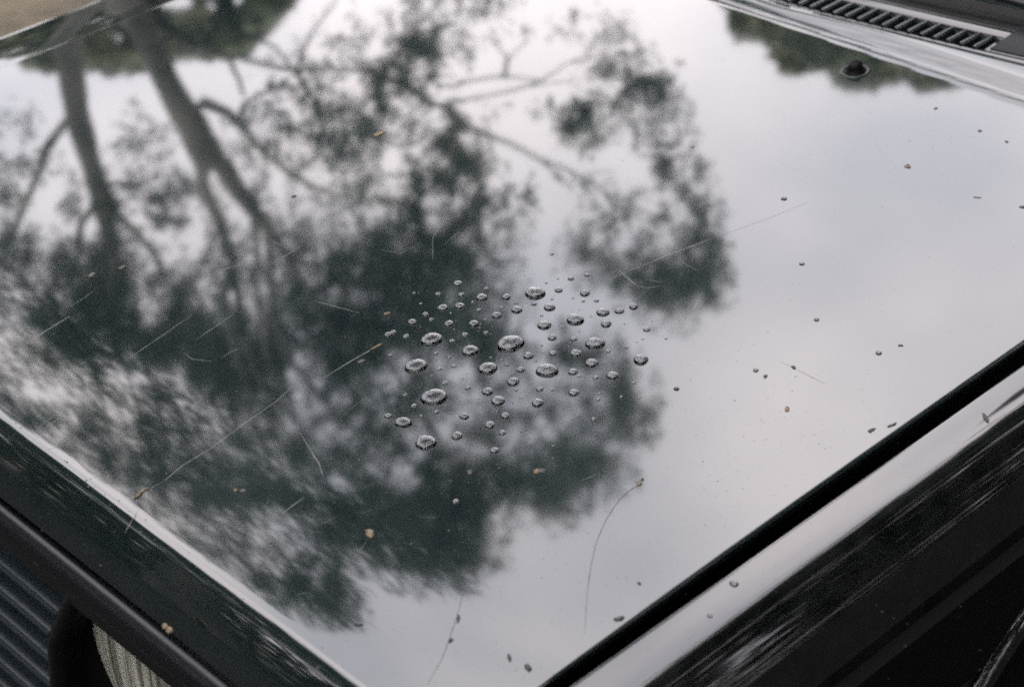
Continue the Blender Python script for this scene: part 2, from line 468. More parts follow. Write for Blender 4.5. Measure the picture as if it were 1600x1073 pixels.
# ------------------------------------------------------------------ water drops
SC = 0.000621                                   # metres per photo pixel at the drops
DR = """667,508,130 302,764,122 290,489,106 216,617,106 785,267,102 843,637,102 262,983,98 1073,507,92 559,628,90 978,394,86
475,544,82 154,887,74 1293,586,74 830,421,68 1110,360,62 854,336,58 698,348,56 530,289,58 1056,603,64 681,692,60 608,784,66
798,793,58 1126,415,54 982,556,56 1157,663,58 1024,269,50 425,330,50 343,339,52 372,415,48 492,415,52 602,375,50 558,739,54
753,568,50 971,745,50 411,951,52 416,223,46 648,287,46 898,254,40 1189,354,44 1257,332,48 1320,443,34 867,481,44 967,645,46
717,635,38 446,857,46 569,900,50 643,855,42 957,199,32 197,408,46 432,277,34 320,274,30 167,477,34 82,468,40 105,458,34 449,469,34
387,499,30 551,249,28 549,459,26 970,488,34 871,557,38 808,728,36 353,700,28 462,723,28 396,618,24 327,632,24 311,558,26
313,838,28 205,810,32 82,857,34 163,757,22 240,857,16 629,937,34 1075,673,28 995,667,20 868,731,20
694,733,20 659,738,16 716,770,14 781,320,28 1080,305,26 1016,307,20 967,293,14 867,298,16 839,220,16 895,200,14 1034,182,26
866,82,20 736,184,12 725,161,10 238,320,18 205,269,18 260,371,34 288,396,26 516,350,26 487,312,18 545,396,16 625,339,22
697,317,16 684,320,8 817,377,18 901,418,12 911,431,16 997,452,12 816,520,16 823,553,14 789,595,14 651,611,24 626,590,16
601,590,12 573,578,14 374,577,20 287,612,12 338,660,10 355,675,10 290,665,14 459,655,10 438,679,10 736,694,10 677,793,12
602,835,16 833,860,10 858,858,8 966,873,14 1066,873,26 1087,778,22 1198,766,18 1283,771,14 1280,734,8 1258,698,18
1233,618,10 1093,750,14 1223,530,18 1135,548,24 1174,571,8 1274,504,10 1301,489,14 1413,486,16 1397,475,8 1214,417,12
1053,379,12 1103,262,8 713,247,8 720,932,14 756,961,12 872,1000,14 396,443,10 380,365,14 406,402,8 570,466,10
390,425,8 523,418,10 519,435,12 578,428,8 514,452,8 91,567,20 110,722,14 81,664,12 745,313,6 764,402,6 803,396,8
943,340,6 966,347,8 997,350,10 781,349,8 918,302,6 1084,258,6 947,525,8 316,888,8 340,862,6 380,845,8 463,792,8
515,770,8 574,918,8 700,455,7 720,470,6 236,430,8 262,600,7 140,560,8 430,592,8 880,690,8 1045,716,7 760,840,7 500,690,7 1140,610,7"""
drops = []
for tkn in DR.split():
    a, b, c = (float(q) for q in tkn.split(','))
    drops.append((580+a/3.0667, 370+b/3.0667, c/3.0667))
def make_drop(px, py, wpx, seed, spx=SC):
    rnd = random.Random(seed)
    a = wpx*spx/2*1.0
    big = min(1, a/.012)
    hh = a*(.62-.26*big)
    lop = .05+.04*big
    ph = [rnd.uniform(0, 6.28) for _ in range(4)]
    el = 1+rnd.uniform(-.05, .07); ang = rnd.uniform(0, 3.14)
    nA = 48 if wpx > 12 else 24 if wpx > 5 else 14
    nL = 16 if wpx > 12 else 9 if wpx > 5 else 6
    cx = on_hood(px, py+wpx*.055)
    V = []
    up = nrm(cx.x, cx.y)
    zb = lambda x, y: ZH+h(x, y)
    if a > .0055 and px < 660 and py > 585: el = 1.13; ang = .35
    for j in range(nL+1):
        t = j/nL*math.pi/2
        # pillow profile: contact angle near 80 degrees, flattened top
        rr_ = math.cos(t)**(.62+.1*(1-big)) if j < nL else 0
        z_ = hh*math.sin(t)**.92
        for i in range(nA):
            th = 2*math.pi*i/nA
            s = 1+lop*.5*math.sin(2*th+ph[0])+lop*.35*math.sin(3*th+ph[1])+lop*.15*math.sin(5*th+ph[2])
            u = a*rr_*s*math.cos(th)*el; v = a*rr_*s*math.sin(th)/el
            x = cx.x+u*math.cos(ang)-v*math.sin(ang); y = cx.y+u*math.sin(ang)+v*math.cos(ang)
            V.append((x, y, zb(x, y)-.00025+z_))
    Fc = grid_faces(nA, nL+1, 0, True)
    me_o = obj('water_drop', [Vector(v)-cx for v in V], Fc, water)
    me_o.location = cx
    return me_o
LM = {0: ('the widest drop', 'widest water drop on the hood, sitting in the middle of the cluster'),
      1: ('the big lower left drop', 'big bulging water drop low on the left of the cluster, second widest of all'),
      2: ('the big upper left drop', 'big water drop on dark reflection at the upper left of the cluster'),
      3: ('the leftmost big drop', 'big oval water drop furthest left among the large ones of the cluster'),
      4: ('the topmost big drop', 'big grey water drop on a pale reflection, topmost of the large ones'),
      5: ('the big drop below the middle', 'big round water drop just below and right of the widest drop'),
      6: ('the lopsided bottom drop', 'lopsided water drop stretched to one side, lowest of the large ones'),
      7: ('the big right hand drop', 'big round water drop on the right half of the cluster, under a pale band'),
      12: ('the lone right edge drop', 'round water drop standing alone at the right edge of the cluster')}
DIRS = ['right of', 'upper right of', 'above', 'upper left of', 'left of', 'lower left of', 'below', 'lower right of']
ORD = ['', 'second ', 'third ', 'fourth ', 'fifth ', 'sixth ', 'seventh ', 'eighth ', 'ninth ', 'tenth ', 'eleventh ', 'twelfth ']
near = {}
for i, (x, y, wd) in enumerate(drops):
    if i in LM or wd < 5.0: continue
    b = min(LM, key=lambda k: math.hypot(x-drops[k][0], (y-drops[k][1])*1.4))
    an = math.degrees(math.atan2(-(y-drops[b][1]), x-drops[b][0])) % 360
    near.setdefault((b, int((an+22.5)//45) % 8), []).append((math.hypot(x-drops[b][0], y-drops[b][1]), i))
lab = {}
for (b, dk), lst in near.items():
    lst.sort()
    for q, (dd, i) in enumerate(lst):
        sz = 'mid-sized' if drops[i][2] > 17 else 'small' if drops[i][2] > 10 else 'tiny'
        lab[i] = f"{sz} water drop, {ORD[q]}nearest one {DIRS[dk]} {LM[b][0]}".replace('  ', ' ')
for i, (x, y, wd) in enumerate(drops):
    o = make_drop(x, y, wd, 100+i)
    if i in LM: tag(o, LM[i][1], 'water drop', 'water drops beaded on the hood')
    elif i in lab: tag(o, lab[i], 'water drop', 'water drops beaded on the hood')
    else: tag(o, 'pinhead water bead scattered between the larger drops of the cluster', 'water drop', 'pinhead water beads among the drops')
# drops away from the cluster
for k, (x, y, wd, lb) in enumerate([
    (1225, 310, 11, 'dark lone water bead on the pale upper right of the hood'),
    (1253, 412, 9, 'lone water bead on the pale hood right of the long scratch'),
    (1181, 578, 9, 'lone water bead right of the cluster on pale hood'),
    (1373, 551, 10, 'lone water bead on pale hood near the side gap'),
    (1057, 607, 9, 'lone flat water bead just right of the cluster'),
    (1276, 499, 9, 'slanting water bead on the pale right part of the hood'),
    (459, 306, 10, 'water bead on a pale patch between the reflected branches'),
    (1082, 229, 8, 'flat dark water bead near the upper right branch reflection'),
    (712, 783, 10, 'faint water bead on dark reflection below the cluster'),
    (773, 703, 13, 'flat smeared water bead under the bottom of the cluster')]):
    o = make_drop(x, y, wd, 900+k); tag(o, lb, 'water drop', 'stray water beads away from the cluster')
def blob_at(loc, nrm_, r, m, name, hgt=.6, seed=0):
    rnd = random.Random(seed); V = []; nA = 20; nL = 8
    up = Vector(nrm_).normalized(); u = up.orthogonal().normalized(); v = up.cross(u)
    for j in range(nL+1):
        t = j/nL*math.pi/2; rr_ = math.cos(t)**.65 if j < nL else 0
        for i in range(nA):
            th = 2*math.pi*i/nA; s = 1+.08*math.sin(2*th+seed)+.05*math.sin(3*th)
            V.append(u*(r*rr_*s*math.cos(th))+v*(r*rr_*s*math.sin(th))+up*(r*hgt*math.sin(t)-.0003))
    o = obj(name, V, grid_faces(nA, nL+1, 0, True), m); o.location = loc; return o

# ------------------------------------------------------------------ fallen bits on the hood
def fleck(px, py, wpx, hpx, m, name, label, cat, ang=0, seed=0, thick=.0009, tail=None, group=None):
    """a thin curled flake lying on the paint"""
    rnd = random.Random(seed); c = on_hood(px, py); s = (c-CAM).length/F_PX
    u = Vector((RM[0][0], RM[1][0], 0)).normalized()            # picture right, laid on the hood
    v = Vector((-u.y, u.x, 0)); asp = .55
    kk = .78 if m is darkbit else .9
    a = kk*wpx*s/2; b = kk*hpx*s/2/asp
    if m is darkbit: thick *= .55
    V = []; n = 14
    for lay in (0, 1, 2):
        for i in range(n):
            th = 2*math.pi*i/n; r = 1+.28*math.sin(2*th+seed)+.22*rnd.uniform(-1, 1)*(lay == 1)+.12*math.sin(5*th+seed)
            r *= (.85, 1, .35)[lay]
            x0, y0 = a*r*math.cos(th), b*r*math.sin(th)
            x1 = x0*math.cos(ang)-y0*math.sin(ang); y1 = x0*math.sin(ang)+y0*math.cos(ang)
            q = u*x1+v*y1; V.append(q+Vector((0, 0, h(c.x+q.x, c.y+q.y)-h(c.x, c.y)+(-.0002, thick*.6, thick*1.5)[lay]*(1+.3*math.sin(th+seed)))))
    V.append(Vector((0, 0, thick*1.6)))
    F = grid_faces(n, 3, 0, True)+[(2*n+i, 2*n+(i+1) % n, 3*n) for i in range(n)]
    o = obj(name, V, F, m); o.location = c; tag(o, label, cat, group)
    if tail:
        o2 = ribbon('stalk', tail, .0006, m, 3); attach(o2, o)
    return o
def ribbon(name, pts, wid, m, lift_n=1, lift=.00035, fade=True):
    P = []
    for i in range(len(pts)-1):
        for k in range(6):
            t = k/6; P.append((pts[i][0]*(1-t)+pts[i+1][0]*t, pts[i][1]*(1-t)+pts[i+1][1]*t))
    P.append(pts[-1]); Q = [on_hood(*p) for p in P]; V = []
    for i, q in enumerate(Q):
        d = (Q[min(i+1, len(Q)-1)]-Q[max(i-1, 0)]); d.z = 0; d.normalize(); s = Vector((-d.y, d.x, 0))
        tt = i/(len(Q)-1); ww = wid*(math.sin(math.pi*min(.96, max(.04, tt)))**.5 if fade else 1)*(.7+.5*noise.noise(Vector((i*.7, wid*9000, 0))))
        off = s*.0003*noise.noise(Vector((i*.35, wid*7000, 3)))
        for (k, l) in ((-.5, .00006), (0, lift), (.5, .00006)):
            r = q+off+s*ww*k; V.append((r.x, r.y, ZH+h(r.x, r.y)+l))
    return obj(name, V, grid_faces(3, len(Q)), m)
fleck(578, 834, 13, 15, huskm, 'seed_husk', 'tan seed husk with a long thin stalk on dark reflection near the front', 'seed husk', .8, 1, .0016, [(574, 842), (562, 862), (545, 884), (527, 905)])
fleck(838, 737, 9, 9, huskm, 'seed_husk', 'tan and grey seed husk lying below the drop cluster', 'seed husk', .2, 2, .0014)
fleck(845, 736, 14, 8, palebit, 'petal_scrap', 'grey petal scrap touching the tan husk below the cluster', 'petal scrap', .5, 3, .0012)
fleck(220, 771, 6, 15, huskm, 'bud_scale', 'narrow tan bud scale at the end of the long scratch', 'bud scale', -.6, 4, .0014)
fleck(230, 764, 10, 5, darkbit, 'bark_crumb', 'dark bark crumb beside the narrow tan bud scale', 'bark crumb', .2, 5)
fleck(999, 755, 10, 6, huskm, 'seed_husk', 'small tan husk at the top of the curved dark hair', 'seed husk', .7, 6)
fleck(1004, 749, 6, 5, darkbit, 'bark_crumb', 'dark crumb on the husk above the curved dark hair', 'bark crumb', .7, 7)
fleck(605, 490, 11, 4, huskm, 'tan_flake', 'orange tan flake left of the drop cluster', 'flake', .25, 8)
fleck(1418, 261, 8, 6, huskm, 'tan_flake', 'tan flake with dark tip on the pale upper right', 'flake', .2, 9)
fleck(1419, 258, 6, 3, darkbit, 'bark_crumb', 'dark tip beside the tan flake at upper right', 'bark crumb', .2, 10)
fleck(592, 210, 38, 4.5, huskm, 'straw', 'pale straw piece lying across the reflected dark foliage', 'straw', .68, 11, .0012)
fleck(143, 430, 14, 7, palebit, 'pale_flake', 'pale flake on the dark reflected trunk at left', 'flake', .2, 12)
fleck(191, 418, 12, 6, palebit, 'pale_flake', 'dull pale flake right of the one on the dark trunk reflection', 'flake', .4, 13)
fleck(564, 565, 12, 6, palebit, 'pale_flake', 'pale flake beside the slanting tan scratch left of the drops', 'flake', .4, 14)
fleck(588, 542, 24, 3, huskm, 'tan_splinter', 'thin tan splinter lying left of the drop cluster', 'splinter', .74, 15)
fleck(368, 766, 8, 4, huskm, 'tan_flake', 'small tan flake at lower left between dark foliage reflections', 'flake', .1, 16)
fleck(379, 767, 14, 4, palebit, 'pale_flake', 'thin pale flake right of the small tan one at lower left', 'flake', 0, 17)
fleck(734, 738, 12, 6, palebit, 'pale_flake', 'pale flake on dark reflection well below the drop cluster', 'flake', .8, 18)
fleck(1230, 639, 8, 8, huskm, 'tan_flake', 'round tan flake on pale hood toward the side gap', 'flake', .2, 19)
fleck(1362, 672, 14, 7, darkbit, 'bark_crumb', 'dark ragged crumb on pale hood beside the side gap', 'bark crumb', .5, 20)
fleck(1394, 664, 18, 5, darkbit, 'bark_crumb', 'long grey crumb hugging the hood edge by the gap', 'bark crumb', .7, 21)
fleck(967, 966, 20, 7, darkbit, 'bark_crumb', 'elongated dark crumb near the gap at the bottom', 'bark crumb', .75, 22)
fleck(825, 1042, 14, 10, darkbit, 'bark_crumb', 'dark ragged crumb near the bottom edge beside the gap', 'bark crumb', .3, 23)
fleck(796, 1027, 9, 9, darkbit, 'bark_crumb', 'round dark crumb near the bottom edge of the picture', 'bark crumb', .3, 24)
fleck(716, 966, 7, 11, darkbit, 'bark_crumb', 'oval dark crumb near the bottom, upper one of two', 'bark crumb', .1, 25)
fleck(704, 1000, 8, 7, darkbit, 'bark_crumb', 'small dark crumb near the bottom, lower one of two', 'bark crumb', .3, 26)
fleck(560, 975, 14, 6, darkbit, 'bark_crumb', 'dark double crumb below the lowest foliage reflection', 'bark crumb', -.2, 27)
fleck(999, 911, 6, 6, darkbit, 'bark_crumb', 'small brown dot of grit on the pale lower hood', 'bark crumb', .2, 28)
fleck(1057, 607, 8, 4, darkbit, 'bark_crumb', 'small dark crumb right of the drop cluster', 'bark crumb', 0, 29)
fleck(1240, 574, 10, 5, darkbit, 'bark_crumb', 'curled grey crumb on pale hood, mid right', 'bark crumb', .4, 30)
fleck(1196, 588, 10, 5, darkbit, 'bark_crumb', 'smudged grey crumb beside the lone bead right of the cluster', 'bark crumb', .4, 31)
fleck(1407, 540, 9, 5, darkbit, 'bark_crumb', 'grey crumb on pale hood above the side gap', 'bark crumb', -.5, 32)
fleck(1597, 324, 9, 8, darkbit, 'bark_crumb', 'dark crumb at the right edge of the picture', 'bark crumb', .4, 33)
fleck(1527, 309, 12, 3, darkbit, 'bark_crumb', 'thin grey crumb on the pale right part of the hood', 'bark crumb', -.2, 34)
fleck(1573, 222, 7, 5, darkbit, 'bark_crumb', 'dark crumb just under the rear fold at far right', 'bark crumb', -.2, 35)
fleck(1531, 205, 9, 4, darkbit, 'bark_crumb', 'grey crumb under the rear fold right of the nozzle', 'bark crumb', -.2, 36)
fleck(1462, 170, 8, 4, darkbit, 'bark_crumb', 'small crumb below the rear fold nearest the nozzle', 'bark crumb', -.2, 37)
# bits and drops resting on other panels
def on_plane_z(px, py, z):
    r = pray(px, py); return CAM+r*((z-CAM.z)/r.z)
for (px, py, rr_, lb) in ((1147, 912, .0038, 'round water bead on the pale fender strip'), (1109, 961, .0022, 'smaller water bead on the fender strip near the bottom')):
    o = blob_at(on_plane_z(px, py, ZH-.0016), (0, 0, 1), rr_, water, 'water_drop', .5, 3); tag(o, lb, 'water drop', 'stray water beads away from the cluster')
q = on_plane_z(1540, 652, ZH-.0016)
o = blob_at(q, (0, 0, 1), .0034, darkbit, 'bark_crumb', .3, 5); o.scale = (.6, 2.2, 1); o.rotation_euler = (0, 0, .9); tag(o, 'curved dark crumb on the fender strip at the right', 'bark crumb')
def on_front(px, py, y):
    r = pray(px, py); return CAM+r*((y-CAM.y)/r.y)
# dust and chips
rnd = random.Random(5)
def specks(name, n, fn, m, s0, s1, parent=None):
    V = []; F = []
    for i in range(n):
        q = fn(rnd)
        if q is None: continue
        c, s = q
        s *= rnd.uniform(s0, s1) if rnd.random() > .06 else s1*rnd.uniform(1, 1.7)
        o = len(V); k = 5; ph = rnd.uniform(0, 6); e = rnd.uniform(.4, 1)
        for j in range(k):
            a = 2*math.pi*j/k+ph; V.append((c.x+s*math.cos(a)*rnd.uniform(.6, 1.1), c.y+s*e*math.sin(a)*rnd.uniform(.6, 1.1), c.z-.00005))
        V.append((c.x, c.y, c.z+s*.45))
        F += [(o+j, o+(j+1) % k, o+k) for j in range(k)]
    return obj(name, V, F, m, None, False)
def hood_pt(r):
    x = r.uniform(-.6, .67); y = r.uniform(.0, 1.1)
    d = noise.noise(Vector((x*4, y*4, 1)))
    if r.random() > .55+.9*d: return None
    return Vector((x, y, ZH+h(x, y))), 1
o = specks('dust_specks', 10000, hood_pt, dustm, .0002, .00062); tag(o, 'fine grey dust specks scattered over the whole hood', 'dust', None, 'stuff')
o = specks('pollen_specks', 130, hood_pt, huskm, .0002, .00055); tag(o, 'tiny yellow pollen specks scattered thinly over the hood', 'pollen', None, 'stuff')
palespeck = mat('pale_speck', (.2, .2, .18), .9); noise_color(palespeck, (.10, .10, .088), (.34, .33, .28), 60, 2)
o = specks('pale_specks', 750, lambda r: hood_pt(r) if r.random() < .8 else None, palespeck, .00025, .0008); tag(o, 'pale dried specks scattered over the hood, clearest on dark reflections', 'specks', None, 'stuff')
def lit_pt(r):
    p = on_hood(r.gauss(690, 120), r.gauss(520, 90)); return p, 1
o = specks('grit_specks', 620, lambda r: (lambda p: (p, 1))(on_hood(r.uniform(0, 1590), r.uniform(170, 1060))) if True else None, darkbit, .0002, .0008)
V_keep = []
tag(o, 'dark grit specks sprinkled across the hood', 'grit', None, 'stuff')
def roll_pt(r):
    k = r.randint(0, len(pts)-8); t = r.random()
    a, b = pts[k], pts[k+1]; x = r.gauss(.17, .11)
    return Vector((x, a[0]*(1-t)+b[0]*t-.0002, ZH+h(x, 0)+a[1]*(1-t)+b[1]*t+.0003)), 1
o = specks('paint_chips', 110, roll_pt, palebit, .0002, .0010); attach(o, hood); o['kind'] = 'stuff'
# scratches
SCR = [([(37, 539), (70, 518), (109, 494)], .0010), ([(195, 564), (245, 530), (300, 492)], .0006), ([(307, 530), (340, 508), (364, 491)], .0006),
       ([(287, 551), (300, 561), (330, 564)], .0005), ([(345, 560), (360, 550), (375, 543)], .0005), ([(311, 436), (360, 418), (416, 399)], .0008),
       ([(435, 406), (472, 384)], .0007), ([(491, 470), (520, 478), (562, 489)], .0006), ([(506, 590), (550, 563), (596, 537)], .0009),
       ([(228, 766), (255, 752), (285, 727), (330, 700), (371, 669), (430, 628), (472, 590)], .0007), ([(469, 676), (487, 706), (499, 725), (505, 745)], .0007),
       ([(440, 802), (475, 777)], .0009), ([(950, 437), (1050, 396), (1120, 370)], .0009), ([(1120, 370), (1200, 342), (1262, 316)], .0004),
       ([(967, 422), (980, 434), (996, 447)], .0009), ([(996, 447), (1012, 450), (1032, 447)], .0006), ([(1012, 437), (1034, 441)], .0004),
       ([(1064, 408), (1088, 422)], .0005), ([(215, 798), (205, 815), (195, 832)], .0006), ([(690, 350), (676, 372), (676, 404)], .0004), ([(690, 347), (710, 338)], .0004),
       ([(594, 390), (625, 396), (650, 384)], .0004), ([(735, 425), (775, 400)], .0005), ([(440, 385), (420, 372)], .0004), ([(66, 672), (100, 648)], .0006), ([(60, 668), (95, 640)], .0004),
       ([(905, 752), (935, 740)], .0004), ([(480, 925), (467, 928)], .0005), ([(110, 480), (150, 452)], .0004), ([(1220, 565), (1290, 600)], .0004)]
for s in range(40):
    x0 = rnd.uniform(0, 1100); y0 = rnd.uniform(330, 860); L0 = rnd.uniform(10, 46); a = R_(rnd.gauss(33, 16))
    SCR.append(([(x0, y0), (x0+L0*math.cos(a), y0-L0*math.sin(a)+rnd.uniform(-2, 2))], rnd.uniform(.00012, .0003)))
for pts_, wd in SCR:
    if min(q[1] for q in pts_) < 0: continue
    o = ribbon('scratch', pts_, wd*1.5, scratchm, lift=.00009); attach(o, hood)
o = ribbon('curved_hair', [(1002, 756), (985, 765), (966, 782), (948, 810), (934, 840), (924, 880), (918, 920), (915, 965), (913, 990)], .0007, hairm, lift=.0004)
tag(o, 'long curved dark hair on the pale lower part of the hood', 'hair')
o = ribbon('plant_fibre', [(724, 925), (716, 955), (703, 995), (690, 1030), (668, 1068)], .0006, hairm, lift=.0003)
tag(o, 'faint grey fibre trailing to the bottom edge of the picture', 'fibre')

# ------------------------------------------------------------------ trees beyond the car (seen mirrored in the hood)
GRID = """
000000000000|000001025354|320020000000
000000000000|000143358533|010416600000
000000000000|021132269630|000002510000
000000000000|134323684510|000014773000
000000000000|141534656100|000043597000
210000100000|351567753340|202774456200
220001441003|456778842672|000485553200
321001331003|361677423796|001120025200
323103243000|224114327878|201100016420
500332467410|511424338646|350012312620
200335165120|632534678487|230025423581
531218112024|157526888876|510144223671
855689520246|336578989985|410264556783
647889836354|646689999986|610038888895
457889648545|367877899876|420000389983
588889848887|488888899998|530000024310
159998999998|897899999888|631332000000
337878889999|984899767338|522675300000
311353263899|962687217615|431255720000
531255264459|771536656623|413436840000
685464575456|463567664244|654327660000
262673576657|767545872235|524664550000
000267775867|657777547767|867888200000
000024788888|886647547888|999998200000
000000335799|999979989999|668841000000
000000043353|323599999999|212300000000
000000003635|434799999998|300000000000
000000000254|636652589996|200000000000
000000000001|788581025351|000000000000
000000000000|257885000000|000000000000
000000000000|000352000000|000000000000""".strip().split()
GR = [[int(c)/9.0 for c in row.replace('|', '')] for row in GRID]
def dens(px, py):
    u = px/32-.5; v = py/32-.5; i = math.floor(u); j = math.floor(v); fu = u-i; fv = v-j
    def g(a, b):
        a = max(0, a)
        if a > 35 or b > 30 or b < 0: return 0
        return GR[b][a]
    return (g(i, j)*(1-fu)+g(i+1, j)*fu)*(1-fv)+(g(i, j+1)*(1-fu)+g(i+1, j+1)*fu)*fv
rnd = random.Random(11)
def leaf_cloud(name, cands, m, size, parent, asp=.28):
    V = []; F = []
    for (p, s) in cands:
        d = Vector((rnd.gauss(0, 1), rnd.gauss(0, 1), rnd.gauss(-.5, .8))).normalized()
        u = d.cross(Vector((rnd.gauss(0, 1), rnd.gauss(0, 1), rnd.gauss(0, 1)))).normalized()
        L0 = size*s*rnd.uniform(.6, 1.25); W0 = L0*asp
        o = len(V); V += [p-d*L0*.5, p+u*W0*.5, p+d*L0*.5, p-u*W0*.5]; F.append((o, o+1, o+2, o+3))
    return obj(name, V, F, m, parent, False)
DA, DB = 11.0, 10.0
tA = empty('gum_tree', (0, 0, 0)); tB = empty('gum_tree', (0, 0, 0))
tag(tA, 'straight trunked gum tree beyond the car, mirrored at the left of the hood', 'tree', 'gum trees mirrored in the hood')
tag(tB, 'leaning gum tree with spreading limbs beyond the car, mirrored in the middle of the hood', 'tree', 'gum trees mirrored in the hood')
candA, candB = [], []
def thr(d, px, py):
    n_ = noise.noise(Vector((px/30, py/30, 4)))*.68+noise.noise(Vector((px/13, py/13, 9)))*.32
    k_ = max(0, min(1, (py-300)/150))
    d = d**(.92-.16*k_)
    return max(0, min(.985, d*1.02+n_*(.85-.25*k_)*min(1, 4*d*(1.12-d))))
step = 3.3
yy_ = 60.0
while yy_ < 985:
    xx_ = -24.0
    while xx_ < 1150:
        px = xx_+rnd.uniform(-1.6, 1.6); py = yy_+rnd.uniform(-1.6, 1.6)
        # keep a clear rim along the front crease, where the hood already mirrors the open sky overhead
        d = dens(px, py) if py > 0 else 0
        if d > .03:
            d = thr(d, px, py)
            lam = -math.log(max(.015, 1-d))*.155*3.2
            n_ = 1
            # leaf footprint is about 70 px^2 so that lam of one leaf per 3.3 px cell is fairly dense
            if n_:
                B = px > 330+.25*max(0, py-420) if py < 420 else px > 330
                D0 = DB if B else DA
                D0 += 1.3*noise.noise(Vector((px/160, py/160, 2)))
                w0 = world_at(px, py, D0); ex = (world_at(px+3, py, D0)-w0); ey = (world_at(px, py+3, D0)-w0)
                mag = min(6, math.sqrt(ex.cross(ey).length)/3/.0048)
                lam *= max(1, mag)**1.1; n_ = int(lam)+(rnd.random() < lam-int(lam))
                for q in range(n_):
                    pt = world_at(px+rnd.uniform(-1.6, 1.6), py+rnd.uniform(-1.6, 1.6), D0+rnd.gauss(0, .28)); (candB if B else candA).append((pt, max(1, mag)**.45))
        xx_ += step
    yy_ += step
print('leaves', len(candA), len(candB))
yy_ = -8.0
# top rows (picture y below 60) handled separately for the right tree only
while yy_ < 60:
    xx_ = 430.0
    while xx_ < 1100:
        px = xx_+rnd.uniform(-1.6, 1.6); py = yy_+rnd.uniform(-1.6, 1.6)
        d = dens(px, max(16, py))
        if d > .03:
            d = thr(d, px, py); lam = -math.log(max(.015, 1-d))*.42; n_ = int(lam)+(rnd.random() < lam-int(lam))
            for q in range(n_): candB.append((world_at(px, py, DB+1.0*noise.noise(Vector((px/160, py/160, 2)))+rnd.gauss(0, .25)), 1))
        xx_ += step
    yy_ += step
leaf_cloud('crown', candA, leafm, .095, tA); leaf_cloud('crown', candB, leafm, .09, tB)
def branch(pts_, D, parent, name='limb', m=bark, bend=0.0, seed=0, ground=False, refine=3):
    """pts_: (px, py, width px) along the limb; a tapered round tube with real thickness"""
    P = []
    for i in range(len(pts_)-1):
        for k in range(refine):
            t = k/refine; P.append(tuple(pts_[i][j]*(1-t)+pts_[i+1][j]*t for j in range(3)))
    P.append(pts_[-1]); C3 = []
    for i, (px, py, wd) in enumerate(P):
        t = i/max(1, len(P)-1)
        jx = 2.5*noise.noise(Vector((i*.5, seed, 1))); jy = 2.5*noise.noise(Vector((i*.5, seed, 7)))
        q = world_at(px+jx*(not ground), py+jy*(not ground), D+bend*t+.15*noise.noise(Vector((t*3, seed, 5))))
        s, _ = reflected(px, py); dist = (q-s).length+(s-CAM).length
        C3.append((q, wd*dist/F_PX/2))
    if ground:
        q, r = C3[0]; qq, r2 = C3[min(4, len(C3)-1)]; lean = Vector(((q.x-qq.x), (q.y-qq.y), 0)); lean *= .5/max(.3, (qq.z-q.z))
        base = []
        for k in range(7, 0, -1):
            t = k/7; b_ = Vector((q.x, q.y, q.z*(1-t)-.1*(k == 7)))+lean*t*q.z*.5
            base.append((b_, r*(1+.25*t+(.5 if k == 7 else 0))))
        C3 = base+C3
    V = []; nA = 12
    for i, (q, r) in enumerate(C3):
        d = (C3[min(i+1, len(C3)-1)][0]-C3[max(0, i-1)][0]).normalized(); u = d.cross(Vector((.3, .8, .1))).normalized(); v = d.cross(u)
        for k in range(nA):
            a = 2*math.pi*k/nA; rr_ = r*(1+.10*noise.noise(Vector((math.cos(a)*1.3, math.sin(a)*1.3, i*.35+seed))))
            V.append(q+u*rr_*math.cos(a)+v*rr_*math.sin(a))
    return obj(name, V, grid_faces(nA, len(C3), 0, True), m, parent)
S = 0
def br(*a, **k):
    global S; S += 1.7; return branch(*a, seed=S, **k)
br([(107, -6, 54), (104, 60, 52), (110, 112, 44), (117, 169, 42), (128, 206, 40), (145, 262, 34), (156, 300, 36), (165, 337, 33), (177, 400, 24), (182, 430, 20), (190, 470, 15)], DA, tA, 'trunk', ground=True)
br([(118, 180, 22), (101, 192, 18), (75, 225, 16), (56, 277, 14), (30, 337, 12), (8, 390, 12), (-18, 450, 8)], DA, tA, bend=-.5)
br([(156, 315, 22), (142, 330, 14), (127, 352, 13), (122, 400, 11), (112, 440, 8)], DA, tA, bend=.6)
br([(168, 318, 20), (184, 335, 14), (210, 360, 12), (240, 397, 11), (258, 430, 8), (276, 462, 5)], DA, tA, bend=-.4)
br([(158, 285, 12), (200, 284, 8), (228, 285, 6), (262, 275, 4)], DA, tA, bend=.4)
br([(205, 290, 4), (203, 262, 3), (220, 235, 3)], DA, tA, bend=.3)
br([(146, 400, 12), (142, 450, 14), (140, 500, 14), (143, 545, 10), (148, 575, 11), (158, 612, 9), (169, 669, 8), (187, 725, 6), (200, 750, 4)], DA, tA, bend=-.3)
br([(205, 480, 12), (212, 520, 11), (228, 571, 10), (242, 612, 11), (252, 657, 10), (262, 700, 7)], DA, tA, bend=.5)
br([(244, 600, 9), (262, 630, 8), (282, 655, 7), (290, 700, 5)], DA, tA, bend=.2)
br([(2, 250, 4), (30, 300, 4), (52, 320, 3)], DA-.4, tA)
br([(178, -6, 56), (200, 18, 52), (220, 45, 46), (238, 82, 46), (256, 120, 44), (278, 160, 48), (302, 198, 54), (318, 232, 56), (330, 255, 58)], DB, tB, 'trunk', ground=True)
br([(318, 248, 30), (316, 285, 22), (331, 322, 20), (349, 360, 19), (361, 400, 17), (370, 450, 15), (380, 500, 10)], DB, tB, bend=.4)
br([(345, 250, 34), (362, 285, 36), (380, 308, 34), (396, 328, 29), (416, 352, 22), (440, 385, 16), (462, 420, 12), (486, 470, 8)], DB, tB, bend=-.5)
